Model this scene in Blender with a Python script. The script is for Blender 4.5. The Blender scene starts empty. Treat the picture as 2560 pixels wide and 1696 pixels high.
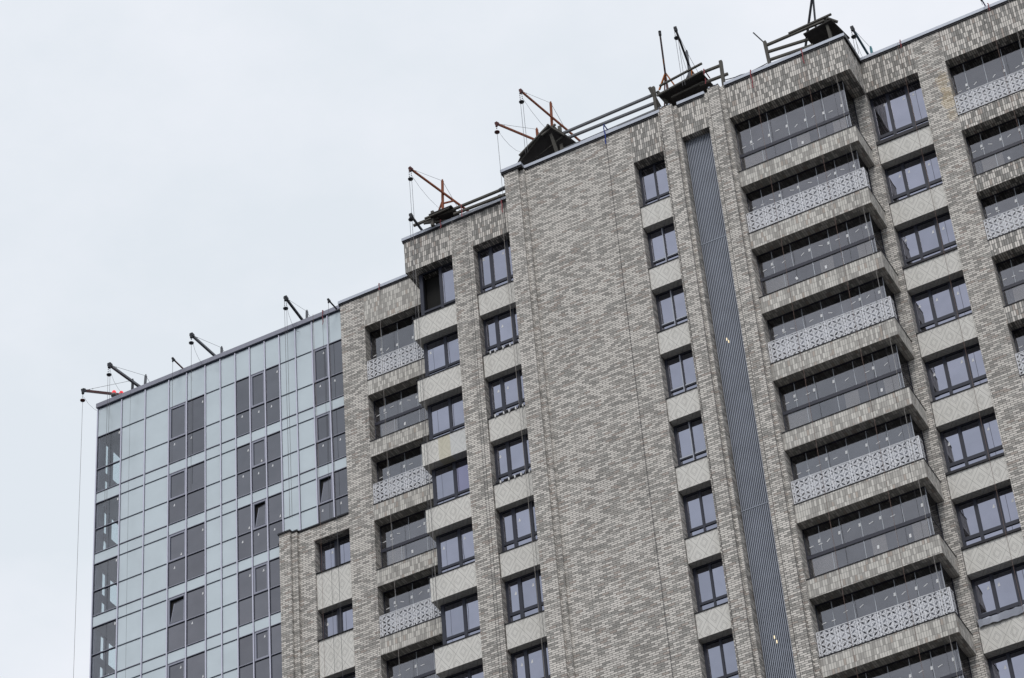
import bpy, bmesh, math, random
from mathutils import Vector, Matrix
random.seed(7)
S = bpy.context.scene
C = S.collection

# ------------------------------------------------------------------ camera, world, sun, exposure
cam_d = bpy.data.cameras.new("camera"); cam = bpy.data.objects.new("camera", cam_d); C.objects.link(cam)
cam_d.lens = 102.1443; cam_d.sensor_width = 36.0; cam_d.clip_end = 5000
RT = ((0.8823923165104492, 0.4653476533632743, -0.06953676202281237),
      (-0.3485302261549979, 0.5471655570962934, -0.7610102066226504),
      (-0.3160861927064664, 0.695745222503753, 0.6450024063083283))
m3 = Matrix((RT[0], [-v for v in RT[1]], [-v for v in RT[2]])).transposed()
cam.matrix_world = Matrix.Translation((0, -75, 1.6)) @ m3.to_4x4()
S.camera = cam
S.render.resolution_x, S.render.resolution_y = 1024, 678
S.view_settings.view_transform = 'Standard'; S.view_settings.look = 'None'
S.view_settings.exposure = 0.0; S.view_settings.gamma = 1.0

SUN_EL, SUN_AZ = math.radians(50), math.radians(165)     # azimuth measured from +y towards +x
w = bpy.data.worlds.new("World"); S.world = w; w.use_nodes = True
nt = w.node_tree; nt.nodes.clear()
sky = nt.nodes.new('ShaderNodeTexSky'); sky.sky_type = 'NISHITA'; sky.sun_disc = False
sky.sun_elevation = SUN_EL; sky.sun_rotation = SUN_AZ
tc = nt.nodes.new('ShaderNodeTexCoord')
nz = nt.nodes.new('ShaderNodeTexNoise'); nz.inputs['Scale'].default_value = 4.2; nz.inputs['Detail'].default_value = 7; nz.inputs['Roughness'].default_value = .55
mp = nt.nodes.new('ShaderNodeMapping'); mp.inputs['Scale'].default_value = (1, 1, 1.8)
nt.links.new(tc.outputs['Generated'], mp.inputs[0]); nt.links.new(mp.outputs[0], nz.inputs['Vector'])
rp = nt.nodes.new('ShaderNodeValToRGB')
rp.color_ramp.elements[0].position = 0.40; rp.color_ramp.elements[0].color = (7.95, 8.5, 9.1, 1)
rp.color_ramp.elements[1].position = 0.60; rp.color_ramp.elements[1].color = (9.15, 9.4, 10.0, 1)
nt.links.new(nz.outputs['Fac'], rp.inputs[0])
mx = nt.nodes.new('ShaderNodeMixRGB'); mx.inputs[0].default_value = 0.94
bg = nt.nodes.new('ShaderNodeBackground'); bg.inputs['Strength'].default_value = 0.1
wo = nt.nodes.new('ShaderNodeOutputWorld')
nt.links.new(sky.outputs[0], mx.inputs[1]); nt.links.new(rp.outputs[0], mx.inputs[2])
nt.links.new(mx.outputs[0], bg.inputs[0]); nt.links.new(bg.outputs[0], wo.inputs[0])

sd = bpy.data.lights.new("sun", 'SUN'); sd.energy = 1.5; sd.angle = math.radians(20); sd.color = (1.0, 0.965, 0.92)
sun = bpy.data.objects.new("sun", sd); C.objects.link(sun)
dv = Vector((math.sin(SUN_AZ)*math.cos(SUN_EL), math.cos(SUN_AZ)*math.cos(SUN_EL), math.sin(SUN_EL)))
sun.rotation_euler = dv.to_track_quat('Z', 'Y').to_euler()

# ------------------------------------------------------------------ materials
class NT:
    def __init__(s, name):
        s.m = bpy.data.materials.new(name); s.m.use_nodes = True; s.t = s.m.node_tree; s.t.nodes.clear()
        s.out = s.t.nodes.new('ShaderNodeOutputMaterial')
    def n(s, typ, **kw):
        o = s.t.nodes.new(typ)
        for k, v in kw.items(): setattr(o, k, v)
        return o
    def l(s, a, b): s.t.links.new(a, b)
    def put(s, sock, v):
        if hasattr(v, 'links') or isinstance(v, bpy.types.NodeSocket): s.l(v, sock)
        else: sock.default_value = v
    def math(s, op, a, b=None, c=None):
        o = s.n('ShaderNodeMath', operation=op); s.put(o.inputs[0], a)
        if b is not None: s.put(o.inputs[1], b)
        if c is not None: s.put(o.inputs[2], c)
        return o.outputs[0]
    def mix(s, f, a, b):
        o = s.n('ShaderNodeMixRGB'); s.put(o.inputs[0], f); s.put(o.inputs[1], a); s.put(o.inputs[2], b); return o.outputs[0]

def srgb(r, g, b, a=1):
    f = lambda v: (v/255/12.92) if v/255 <= .04045 else ((v/255+.055)/1.055)**2.4
    return (f(r), f(g), f(b), 1)

def plain(name, col, rough=.6, metal=0., var=.08, scale=3., spec=.3):
    k = NT(name); b = k.n('ShaderNodeBsdfPrincipled')
    no = k.n('ShaderNodeTexNoise'); no.inputs['Scale'].default_value = scale; no.inputs['Detail'].default_value = 6
    g = k.n('ShaderNodeNewGeometry'); k.l(g.outputs['Position'], no.inputs['Vector'])
    f = k.math('MULTIPLY_ADD', no.outputs['Fac'], 2*var, 1-var)
    vm = k.n('ShaderNodeVectorMath', operation='SCALE'); vm.inputs[0].default_value = col[:3]; k.l(f, vm.inputs['Scale'])
    k.l(vm.outputs[0], b.inputs['Base Color'])
    b.inputs['Roughness'].default_value = rough; b.inputs['Metallic'].default_value = metal
    b.inputs['Specular IOR Level'].default_value = spec
    k.l(b.outputs[0], k.out.inputs[0]); return k.m

def uv_nodes(k):
    g = k.n('ShaderNodeNewGeometry'); p = k.n('ShaderNodeSeparateXYZ'); q = k.n('ShaderNodeSeparateXYZ')
    k.l(g.outputs['Position'], p.inputs[0]); k.l(g.outputs['True Normal'], q.inputs[0])
    hz = k.math('GREATER_THAN', k.math('ABSOLUTE', q.outputs[2]), .5)
    vert = k.math('SUBTRACT', 1., hz)
    U = k.math('ADD', p.outputs[0], k.math('MULTIPLY', p.outputs[1], vert))
    V = k.math('ADD', k.math('MULTIPLY', p.outputs[2], vert), k.math('MULTIPLY', p.outputs[1], hz))
    return g, p, U, V

def masonry(name, L, H, bond, tones, mortar, joint=.012, stain=False, split=None, du=0., dv=0.):
    k = NT(name); g, p, U, V = uv_nodes(k)
    v = k.math('DIVIDE', k.math('ADD', V, dv), H); row = k.math('FLOOR', v)
    u = k.math('DIVIDE', k.math('ADD', U, du), L)
    if bond: u = k.math('ADD', u, k.math('MULTIPLY', k.math('MODULO', row, 2.), .5))
    col = k.math('FLOOR', u); fu = k.math('FRACT', u); fv = k.math('FRACT', v)
    eu = k.math('MULTIPLY', k.math('MINIMUM', fu, k.math('SUBTRACT', 1., fu)), L)
    ev = k.math('MULTIPLY', k.math('MINIMUM', fv, k.math('SUBTRACT', 1., fv)), H)
    e = k.math('MINIMUM', eu, ev)
    face = k.n('ShaderNodeMapRange'); face.inputs['From Min'].default_value = joint*.35; face.inputs['From Max'].default_value = joint*.65
    k.l(e, face.inputs['Value']); face = face.outputs[0]
    cv = k.n('ShaderNodeCombineXYZ'); k.l(col, cv.inputs[0]); k.l(row, cv.inputs[1]); cv.inputs[2].default_value = 1.3
    wn = k.n('ShaderNodeTexWhiteNoise', noise_dimensions='3D'); k.l(cv.outputs[0], wn.inputs['Vector'])
    cl = k.n('ShaderNodeTexNoise'); cl.inputs['Scale'].default_value = 1.1; cl.inputs['Detail'].default_value = 2
    k.l(g.outputs['Position'], cl.inputs['Vector'])
    r = k.math('ADD', wn.outputs['Value'], k.math('MULTIPLY', k.math('SUBTRACT', cl.outputs['Fac'], .5), .16))
    ra = k.n('ShaderNodeValToRGB'); ra.color_ramp.interpolation = 'CONSTANT'
    els = ra.color_ramp.elements
    els[0].position = 0; els[0].color = tones[0][1]; els[1].position = tones[1][0]; els[1].color = tones[1][1]
    for t in tones[2:]:
        z_ = els.new(t[0]); z_.color = t[1]
    k.l(r, ra.inputs[0])
    sp = k.n('ShaderNodeSeparateColor'); k.l(wn.outputs['Color'], sp.inputs[0])
    jit = k.math('MULTIPLY_ADD', sp.outputs[1], .16, .92)
    fn = k.n('ShaderNodeTexNoise'); fn.inputs['Scale'].default_value = 28; fn.inputs['Detail'].default_value = 3
    k.l(g.outputs['Position'], fn.inputs['Vector'])
    big = k.n('ShaderNodeTexNoise'); big.inputs['Scale'].default_value = .35; big.inputs['Detail'].default_value = 4
    k.l(g.outputs['Position'], big.inputs['Vector'])
    jit = k.math('MULTIPLY', jit, k.math('MULTIPLY_ADD', fn.outputs['Fac'], .16, .92))
    jit = k.math('MULTIPLY', jit, k.math('MULTIPLY_ADD', big.outputs['Fac'], .30, .87))
    sm = k.n('ShaderNodeMapping'); sm.inputs['Scale'].default_value = (3.2, 3.2, .12); k.l(g.outputs['Position'], sm.inputs[0])
    st = k.n('ShaderNodeTexNoise'); st.inputs['Scale'].default_value = 1.; st.inputs['Detail'].default_value = 4; k.l(sm.outputs[0], st.inputs['Vector'])
    jit = k.math('MULTIPLY', jit, k.math('MULTIPLY_ADD', st.outputs['Fac'], .22, .89))
    sc = k.n('ShaderNodeVectorMath', operation='SCALE'); k.l(ra.outputs[0], sc.inputs[0]); k.l(jit, sc.inputs['Scale'])
    c = k.mix(face, mortar, sc.outputs[0])
    if stain:                                            # ochre efflorescence patch on the pier beside the right balconies
        for (sx, sz, rx, rz, a) in ((-16.45, 75.75, .26, .55, .26), (-16.52, 76.7, .25, .4, .18), (-16.42, 74.9, .2, .3, .15), (-25.0, 66.0, .3, .5, .0)):
            if a == 0: continue
            dx = k.math('DIVIDE', k.math('SUBTRACT', p.outputs[0], sx), rx)
            dz = k.math('DIVIDE', k.math('SUBTRACT', p.outputs[2], sz), rz)
            d = k.math('ADD', k.math('MULTIPLY', dx, dx), k.math('MULTIPLY', dz, dz))
            d = k.math('ADD', d, k.math('MULTIPLY', k.math('SUBTRACT', sp.outputs[0], .5), 1.1))
            f = k.math('MULTIPLY', k.math('LESS_THAN', d, 1.), a)
            c = k.mix(f, c, srgb(205, 175, 110))
    b = k.n('ShaderNodeBsdfPrincipled'); k.l(c, b.inputs['Base Color']); b.inputs['Roughness'].default_value = .85
    b.inputs['Specular IOR Level'].default_value = .2
    bp = k.n('ShaderNodeBump'); bp.inputs['Strength'].default_value = .5; bp.inputs['Distance'].default_value = .01
    k.l(face, bp.inputs['Height']); k.l(bp.outputs[0], b.inputs['Normal'])
    k.l(b.outputs[0], k.out.inputs[0]); return k.m

def A(v, r=1., g=1., b=1.): return (v*r, v*g, v*b, 1)
LT, DK, BR_, MO = A(.65, 1.0, .948, .885), A(.415, 1.0, .945, .88), A(.38, 1.06, .93, .84), A(.12, 1.0, .97, .93)
M = {}
M['brick'] = masonry('long_brick', .26, .0854, True, [(0, LT), (.53, DK), (.70, A(.415, 1, .965, .905)), (.81, A(.32, 1, .96, .90)), (.94, BR_)], MO, .019, stain=True)
M['tile'] = masonry('soldier_brick', .0862, .262, False, [(0, LT), (.47, A(.265, 1, .965, .91)), (.72, A(.33, 1, .97, .92)), (.94, BR_)], A(.10, 1, .97, .93), .017, dv=.02)
M['tile_soft'] = masonry('soldier_brick_flush', .0862, .245, False, [(0, A(.60, 1, .965, .9)), (.5, A(.37, 1, .96, .9)), (.75, A(.44, 1, .96, .9)), (.94, A(.40, 1.06, .93, .83))], A(.20, 1, .97, .92), .011, dv=.035)

def panel_mat(name, u0, v0):
    W_, H_ = .59, .91
    k = NT(name); g, p, U, V = uv_nodes(k)
    x = k.math('DIVIDE', k.math('SUBTRACT', U, u0), W_); z_ = k.math('DIVIDE', k.math('SUBTRACT', V, v0), H_)
    a = k.math('ADD', x, z_); b_ = k.math('SUBTRACT', x, z_)
    fa = k.math('ABSOLUTE', k.math('SUBTRACT', k.math('FRACT', a), .5)); fb = k.math('ABSOLUTE', k.math('SUBTRACT', k.math('FRACT', b_), .5))
    mxm = k.math('MAXIMUM', fa, fb)
    def line(c, hw): return k.math('LESS_THAN', k.math('ABSOLUTE', k.math('SUBTRACT', mxm, c)), hw)
    f = k.math('MAXIMUM', k.math('GREATER_THAN', mxm, .489), k.math('MAXIMUM', line(.252, .009), line(.172, .009)))
    no = k.n('ShaderNodeTexNoise'); no.inputs['Scale'].default_value = 1.2; no.inputs['Detail'].default_value = 6
    k.l(g.outputs['Position'], no.inputs['Vector'])
    base = k.mix(no.outputs['Fac'], A(.64, 1, .975, .92), A(.72, 1, .98, .93))
    sm = k.n('ShaderNodeMapping'); sm.inputs['Scale'].default_value = (9., 9., .5); k.l(g.outputs['Position'], sm.inputs[0])
    st = k.n('ShaderNodeTexNoise'); st.inputs['Scale'].default_value = 1.; st.inputs['Detail'].default_value = 5; k.l(sm.outputs[0], st.inputs['Vector'])
    dr = k.n('ShaderNodeMapRange'); dr.inputs['From Min'].default_value = .52; dr.inputs['From Max'].default_value = .72; k.l(st.outputs['Fac'], dr.inputs['Value'])
    base = k.mix(k.math('MULTIPLY', dr.outputs[0], .35), base, A(.42, 1, .96, .88))
    c = k.mix(f, base, A(.30, 1, .97, .93))
    # one bay panel is patched with a yellowish and a bluish board
    in1 = k.math('MULTIPLY', k.math('LESS_THAN', k.math('ABSOLUTE', k.math('SUBTRACT', p.outputs[0], -37.73)), .25), k.math('LESS_THAN', k.math('ABSOLUTE', k.math('SUBTRACT', p.outputs[2], 68.35)), .7))
    c = k.mix(k.math('MULTIPLY', in1, .6), c, A(.55, 1.0, .93, .68))
    in2 = k.math('MULTIPLY', k.math('LESS_THAN', k.math('ABSOLUTE', k.math('SUBTRACT', p.outputs[0], -37.15)), .33), k.math('LESS_THAN', k.math('ABSOLUTE', k.math('SUBTRACT', p.outputs[2], 68.35)), .7))
    c = k.mix(k.math('MULTIPLY', in2, .5), c, A(.58, .97, 1., 1.03))
    b = k.n('ShaderNodeBsdfPrincipled'); k.l(c, b.inputs['Base Color']); b.inputs['Roughness'].default_value = .8; b.inputs['Specular IOR Level'].default_value = .2
    bp = k.n('ShaderNodeBump'); bp.invert = True; bp.inputs['Strength'].default_value = .4; bp.inputs['Distance'].default_value = .008
    k.l(f, bp.inputs['Height']); k.l(bp.outputs[0], b.inputs['Normal'])
    k.l(b.outputs[0], k.out.inputs[0]); return k.m

def glossy_pane(name, fac, tint, back, rough=.015, wob=.0, transp=None):
    k = NT(name)
    gl = k.n('ShaderNodeBsdfGlossy'); gl.inputs['Roughness'].default_value = rough
    oi = k.n('ShaderNodeObjectInfo'); gt = k.n('ShaderNodeVectorMath', operation='SCALE'); gt.inputs[0].default_value = tint[:3]
    gd = k.n('ShaderNodeNewGeometry'); du = k.n('ShaderNodeTexNoise'); du.inputs['Scale'].default_value = 1.7; du.inputs['Detail'].default_value = 6; k.l(gd.outputs['Position'], du.inputs['Vector'])
    k.l(k.math('MULTIPLY', k.math('MULTIPLY_ADD', oi.outputs['Random'], .16, .88), k.math('MULTIPLY_ADD', du.outputs['Fac'], .24, .9)), gt.inputs['Scale'])
    k.l(gt.outputs[0], gl.inputs['Color'])
    g = k.n('ShaderNodeNewGeometry')
    if transp is None:
        bk = k.n('ShaderNodeBsdfDiffuse')
        no = k.n('ShaderNodeTexNoise'); no.inputs['Scale'].default_value = .8; no.inputs['Detail'].default_value = 5
        k.l(g.outputs['Position'], no.inputs['Vector'])
        vm = k.n('ShaderNodeVectorMath', operation='SCALE'); vm.inputs[0].default_value = back[:3]
        k.l(k.math('MULTIPLY_ADD', no.outputs['Fac'], .3, .85), vm.inputs['Scale']); k.l(vm.outputs[0], bk.inputs['Color'])
    else:
        bk = k.n('ShaderNodeBsdfTransparent'); bk.inputs['Color'].default_value = transp
    if wob:
        n2 = k.n('ShaderNodeTexNoise'); n2.inputs['Scale'].default_value = .9; n2.inputs['Detail'].default_value = 1
        k.l(g.outputs['Position'], n2.inputs['Vector'])
        bp = k.n('ShaderNodeBump'); bp.inputs['Strength'].default_value = wob; bp.inputs['Distance'].default_value = .02
        k.l(n2.outputs['Fac'], bp.inputs['Height']); k.l(bp.outputs[0], gl.inputs['Normal'])
    ms = k.n('ShaderNodeMixShader'); ms.inputs[0].default_value = fac
    k.l(bk.outputs[0], ms.inputs[1]); k.l(gl.outputs[0], ms.inputs[2]); k.l(ms.outputs[0], k.out.inputs[0]); return k.m

M['pane'] = glossy_pane('window_glass', .40, (.81, .83, 1.0, 1), A(.012), wob=.5)
M['pane_violet'] = glossy_pane('window_glass_violet', .33, (.74, .72, 1.0, 1), A(.012), wob=.2)
M['room_dark'] = plain('dark_room', A(.012), .9)
M['balcony_glass'] = glossy_pane('balcony_glass', .155, (.95, .945, 1.0, 1), None, transp=(.62, .63, .65, 1), wob=.15)
M['tower_vision'] = glossy_pane('tinted_vision_glass', .185, (.90, .91, 1.0, 1), A(.014, 1.03, 1, 1.1), wob=.5)
M['tower_clear'] = glossy_pane('clear_corner_glass', .10, (.95, .95, 1.0, 1), None, transp=(.88, .92, .93, 1))
M['tower_light'] = glossy_pane('pale_spandrel_glass', .13, (.87, .925, .975, 1), (.55, .62, .66, 1), rough=.18, wob=.5)

def lattice_mat():
    k = NT('perforated_white_metal'); g, p, U, V = uv_nodes(k)
    s = .179
    u = k.math('DIVIDE', k.math('ADD', U, 24.26+.09), s); v = k.math('DIVIDE', V, s)
    iu, iv = k.math('FLOOR', u), k.math('FLOOR', v)
    par = k.math('MODULO', k.math('ADD', k.math('ADD', iu, iv), 4000.), 2.)
    sg = k.math('MULTIPLY_ADD', par, 2., -1.)
    x = k.math('SUBTRACT', k.math('FRACT', u), .5); y = k.math('SUBTRACT', k.math('FRACT', v), .5)
    y = k.math('MULTIPLY', y, sg)
    a = k.math('ABSOLUTE', k.math('MULTIPLY', k.math('ADD', x, y), .7071)); b = k.math('ABSOLUTE', k.math('MULTIPLY', k.math('SUBTRACT', x, y), .7071))
    ed = k.math('MINIMUM', k.math('SUBTRACT', .5, k.math('ABSOLUTE', x)), k.math('SUBTRACT', .5, k.math('ABSOLUTE', y)))
    def band(v_, c_, h_): return k.math('LESS_THAN', k.math('ABSOLUTE', k.math('SUBTRACT', v_, c_)), h_)
    sol = k.math('LESS_THAN', ed, .042)
    sol = k.math('MAXIMUM', sol, k.math('MULTIPLY', band(b, .20, .028), k.math('LESS_THAN', a, .45)))
    sol = k.math('MAXIMUM', sol, k.math('MULTIPLY', band(a, .42, .032), k.math('LESS_THAN', b, .235)))
    rib = k.math('LESS_THAN', k.math('ABSOLUTE', k.math('SUBTRACT', k.math('FRACT', k.math('MULTIPLY', a, 4.5)), .5)), .16)
    sol = k.math('MAXIMUM', sol, k.math('MULTIPLY', rib, k.math('GREATER_THAN', b, .2)))
    sol = k.math('MAXIMUM', sol, k.math('MULTIPLY', band(b, .36, .028), k.math('GREATER_THAN', b, .2)))
    hole = k.math('SUBTRACT', 1., sol)
    bs = k.n('ShaderNodeBsdfPrincipled'); bs.inputs['Base Color'].default_value = A(.78, .97, .98, 1.03); bs.inputs['Roughness'].default_value = .5
    tr = k.n('ShaderNodeBsdfTransparent'); ms = k.n('ShaderNodeMixShader'); k.l(hole, ms.inputs[0])
    k.l(bs.outputs[0], ms.inputs[1]); k.l(tr.outputs[0], ms.inputs[2]); k.l(ms.outputs[0], k.out.inputs[0]); return k.m
M['lattice'] = lattice_mat()
M['lattice_bar'] = plain('white_metal_bar', A(.78, .97, .98, 1.03), .5)
M['frame'] = plain('anthracite_frame', (.030, .033, .050, 1), .45, var=.15)
M['rail'] = plain('anthracite_rail', (.036, .038, .055, 1), .45, var=.15)
M['black'] = plain('black_flashing', (.012, .012, .018, 1), .5)
M['film'] = plain('protective_film_strip', A(.50, .9, .95, 1.1), .35)
M['coping'] = plain('grey_blue_coping', (.47, .50, .57, 1), .4, metal=.15, var=.1)
M['coping_grey'] = plain('grey_coping', (.265, .27, .325, 1), .45, metal=.1, var=.1)
M['concrete'] = plain('concrete', A(.22, 1, .98, .94), .9, var=.2, scale=2)
M['beige'] = plain('beige_insulation', A(.88, 1, .88, .72), .9, var=.12, scale=2)
M['interior'] = plain('balcony_wall', A(.16, 1, .98, .95), .9, var=.15)
M['dark'] = plain('dark_back', A(.018, .95, 1, 1.15), .9)
M['slat'] = plain('light_metal_slat', (.31, .335, .395, 1), .4, metal=.2, var=.2, scale=1.5)
M['navy'] = plain('navy_backing', (.012, .015, .028, 1), .6)
M['paper'] = plain('white_paper', A(.75, .97, .98, 1), .8)
M['seam'] = plain('clear_seal', (.45, .48, .53, 1), .4)
M['mullion'] = plain('metal_mullion', (.60, .60, .70, 1), .35, metal=.3)
M['transom'] = plain('dark_transom_and_shade', (.035, .045, .075, 1), .4)
M['transom_light'] = plain('light_transom', (.33, .33, .40, 1), .4)
M['sash'] = plain('grey_sash', (.30, .31, .38, 1), .4)
M['side'] = plain('corner_frame', (.075, .07, .105, 1), .5)
M['ground'] = plain('asphalt_ground', A(.03, 1, .98, .94), .95, var=.3, scale=.05)
M['rust'] = plain('rusty_orange_steel', (.22, .065, .028, 1), .7, var=.5, scale=6)
M['maroon'] = plain('maroon_steel', (.085, .022, .020, 1), .6, var=.4, scale=6)
M['steel_dark'] = plain('dark_steel', (.028, .03, .038, 1), .6, var=.3, scale=6)
M['steel_grey'] = plain('grey_steel', (.12, .125, .14, 1), .5, var=.3, scale=6)
M['teal'] = plain('dark_teal_steel', (.006, .045, .075, 1), .5, var=.3)
M['teal_l'] = plain('pale_teal_post', (.07, .21, .25, 1), .5, var=.3)
M['blue'] = plain('blue_steel', (.02, .02, .09, 1), .5)
M['orange'] = plain('orange_steel', (.42, .13, .02, 1), .6, var=.4, scale=6)
M['wood'] = plain('weathered_timber', (.095, .09, .08, 1), .85, var=.4, scale=3)
M['sheet'] = plain('dark_decking', (.030, .027, .026, 1), .9, var=.4, scale=3)
M['cable'] = plain('thin_cable', (.10, .10, .11, 1), .7)
M['rope_d'] = plain('dark_rope', (.05, .05, .055, 1), .9)
M['rope_l'] = plain('pale_rope', (.36, .34, .32, 1), .9)
M['rope_b'] = plain('brown_rope', (.20, .14, .12, 1), .9)
M['red'] = plain('red_webbing', (.27, .07, .08, 1), .8)
M['bluew'] = plain('blue_webbing', (.015, .035, .20, 1), .8)
M['lampgrey'] = plain('lamp_base_grey', A(.13), .5)
k = NT('red_lens'); b = k.n('ShaderNodeBsdfPrincipled'); b.inputs['Base Color'].default_value = (.75, .02, .03, 1); b.inputs['Roughness'].default_value = .2
b.inputs['Emission Color'].default_value = (1, .05, .06, 1); b.inputs['Emission Strength'].default_value = .55
k.l(b.outputs[0], k.out.inputs[0]); M['lens'] = k.m
k = NT('lamp_behind_louver'); b = k.n('ShaderNodeEmission'); b.inputs[0].default_value = (1, .86, .6, 1); b.inputs[1].default_value = 1.3
k.l(b.outputs[0], k.out.inputs[0]); M['bulb'] = k.m

# ------------------------------------------------------------------ mesh helpers
class MB:
    def __init__(s): s.v = []; s.f = []; s.i = []
    def quad(s, pts, m=0):
        o = len(s.v); s.v += [tuple(p) for p in pts]; s.f.append(tuple(range(o, o+len(pts)))); s.i.append(m)
    def box(s, x0, x1, y0, y1, z0, z1, m=0):
        o = len(s.v)
        s.v += [(x0, y0, z0), (x1, y0, z0), (x1, y1, z0), (x0, y1, z0), (x0, y0, z1), (x1, y0, z1), (x1, y1, z1), (x0, y1, z1)]
        for f in ((0, 3, 2, 1), (4, 5, 6, 7), (0, 1, 5, 4), (1, 2, 6, 5), (2, 3, 7, 6), (3, 0, 4, 7)):
            s.f.append(tuple(o+i for i in f)); s.i.append(m)
        return s
    def beam(s, a, b, r, m=0, n=6, r2=None, sq=False):
        a, b = Vector(a), Vector(b); d = (b-a).normalized()
        up = Vector((0, 0, 1)) if abs(d.z) < .9 else Vector((0, 1, 0))
        e1 = d.cross(up).normalized(); e2 = d.cross(e1)
        if sq: n = 4
        ph = math.pi/4 if sq else 0
        o = len(s.v)
        for c, rr in ((a, r), (b, r2 if r2 else r)):
            for k_ in range(n):
                t = ph+2*math.pi*k_/n; s.v.append(tuple(c+(e1*math.cos(t)+e2*math.sin(t))*rr))
        for k_ in range(n):
            j = (k_+1) % n; s.f.append((o+k_, o+j, o+n+j, o+n+k_)); s.i.append(m)
        s.f.append(tuple(o+k_ for k_ in reversed(range(n)))); s.i.append(m)
        s.f.append(tuple(o+n+k_ for k_ in range(n))); s.i.append(m)
        return s
    def poly(s, pts, r, m=0, n=5):
        for a, b in zip(pts[:-1], pts[1:]): s.beam(a, b, r, m, n)
        return s
    def lathe(s, c, prof, n=16, m=0):
        o = len(s.v)
        for (r, z_) in prof:
            for k_ in range(n):
                t = 2*math.pi*k_/n; s.v.append((c[0]+r*math.cos(t), c[1]+r*math.sin(t), c[2]+z_))
        for q in range(len(prof)-1):
            for k_ in range(n):
                j = (k_+1) % n; s.f.append((o+q*n+k_, o+q*n+j, o+(q+1)*n+j, o+(q+1)*n+k_)); s.i.append(m)
        s.f.append(tuple(o+k_ for k_ in reversed(range(n)))); s.i.append(m)
        s.f.append(tuple(o+(len(prof)-1)*n+k_ for k_ in range(n))); s.i.append(m)
        return s
    def build(s, name, mats, parent=None, loc=None):
        if not isinstance(mats, (list, tuple)): mats = [mats]
        me = bpy.data.meshes.new(name)
        off = Vector(loc) if loc else Vector((0, 0, 0))
        me.from_pydata([tuple(Vector(v)-off) for v in s.v], [], s.f)
        for mt in mats: me.materials.append(M[mt] if isinstance(mt, str) else mt)
        for p_, i_ in zip(me.polygons, s.i): p_.material_index = i_
        me.update()
        o = bpy.data.objects.new(name, me); C.objects.link(o); o.location = off
        if parent is not None: o.parent = parent
        return o

def tag(o, label=None, cat=None, group=None, kind=None):
    for k_, v in (('label', label), ('category', cat), ('group', group), ('kind', kind)):
        if v: o[k_] = v
    return o
def empty(name, loc, label, cat, group=None):
    o = bpy.data.objects.new(name, None); C.objects.link(o); o.location = loc; o.empty_display_size = .5
    return tag(o, label, cat, group)
def part(name, mats, parent, *boxes):
    mb = MB()
    for b_ in boxes: mb.box(*b_)
    o = mb.build(name, mats); o.parent = parent; o.matrix_parent_inverse = Matrix.Translation(-Vector(parent.location)) if parent.type == 'EMPTY' else Matrix.Identity(4)
    return o
def under(o, parent):
    o.parent = parent
    o.matrix_parent_inverse = Matrix.Translation(-Vector(parent.location)) if parent.type == 'EMPTY' else Matrix.Identity(4)
    return o

# ------------------------------------------------------------------ ground
g = MB(); g.quad([(-3500, -3500, 0), (3500, -3500, 0), (3500, 3500, 0), (-3500, 3500, 0)])
tag(g.build('ground', 'ground'), 'grey asphalt ground around the two tower blocks', None, kind='structure')
if 'category' not in bpy.data.objects['ground']: pass

# ------------------------------------------------------------------ brick building
F = 3.075
NF = 11
ZR = 79.2                      # top of masonry
P0, PW, PB, PL_, PG = 0.0, 1.55, 1.13, 3.05, 3.35   # front planes: main / right wing / bay / left wing / glass tower
BK = 6.0
BLD = empty('brick_apartment_building', (-26, 3, 0), 'grey and beige brick apartment block with patterned white panels and glazed balconies', 'building')
def bp(name, mats, *boxes): return part(name, mats, BLD, *boxes)

bp('core', 'concrete', (-42.9, -4.2, BK+.02, 24, 0, ZR-.5))
# piers and walls (butted end to end)
bp('front_wall', 'brick', (-32.87, -28.38, P0, BK, 0, ZR))
bp('pier', 'brick', (-33.68, -33.07, -.25, BK, 0, ZR), (-33.07, -32.87, -.12, BK, 0, ZR))
bp('pier', 'brick', (-27.085, -26.985, -.10, BK, 0, ZR), (-26.985, -26.46, -.20, BK, 0, ZR+.06), (-26.46, -26.32, -.09, BK, 0, ZR))
bp('pier', 'brick', (-25.15, -24.965, -.09, BK, 0, ZR), (-24.965, -24.50, -.20, BK, 0, ZR+.06), (-24.50, -24.33, -.09, BK, 0, ZR))
bp('pier', 'brick', (-19.92, -19.44, PW, BK, 0, ZR-.01))
bp('pier', 'brick', (-17.34, -16.25, PW, BK, 0, ZR))
bp('pier', 'brick', (-36.83, -35.90, PB, BK, 0, ZR))
bp('pier', 'brick', (-42.96, -41.88, PL_, BK, 0, ZR))
bp('pier', 'brick', (-9.1, -8.0, PW, BK, 0, ZR)); bp('end_wall', 'brick', (-8.0, -4.0, PW+.3, BK, 0, ZR))
# low brick block at the left
LT0 = 68.60
bp('pier', 'brick', (-45.91, -45.42, 2.80, 3.30, 0, LT0+.02), (-45.42, -45.19, 2.92, 3.30, 0, LT0))
bp('side_wall', 'brick', (-45.19, -44.50, PL_, 3.9, 0, LT0))
bp('side_wall', 'brick', (-44.50, -42.962, PL_, 3.9, 67.95, LT0))
bp('coping', 'black', (-45.96, -45.39, 2.75, 3.32, LT0+.022, LT0+.09), (-45.39, -45.15, 2.88, 3.32, LT0+.002, LT0+.07), (-45.15, -42.965, 3.0, 3.34, LT0+.002, LT0+.07))
bp('scupper_pipe', 'black', (-46.05, -45.915, 2.95, 3.05, 68.28, 68.38))

under(MB().beam((-33.72, -.1, 78.62), (-33.98, -.1, 78.60), .07, n=12).build('scupper_pipe', 'steel_grey'), BLD)
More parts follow.
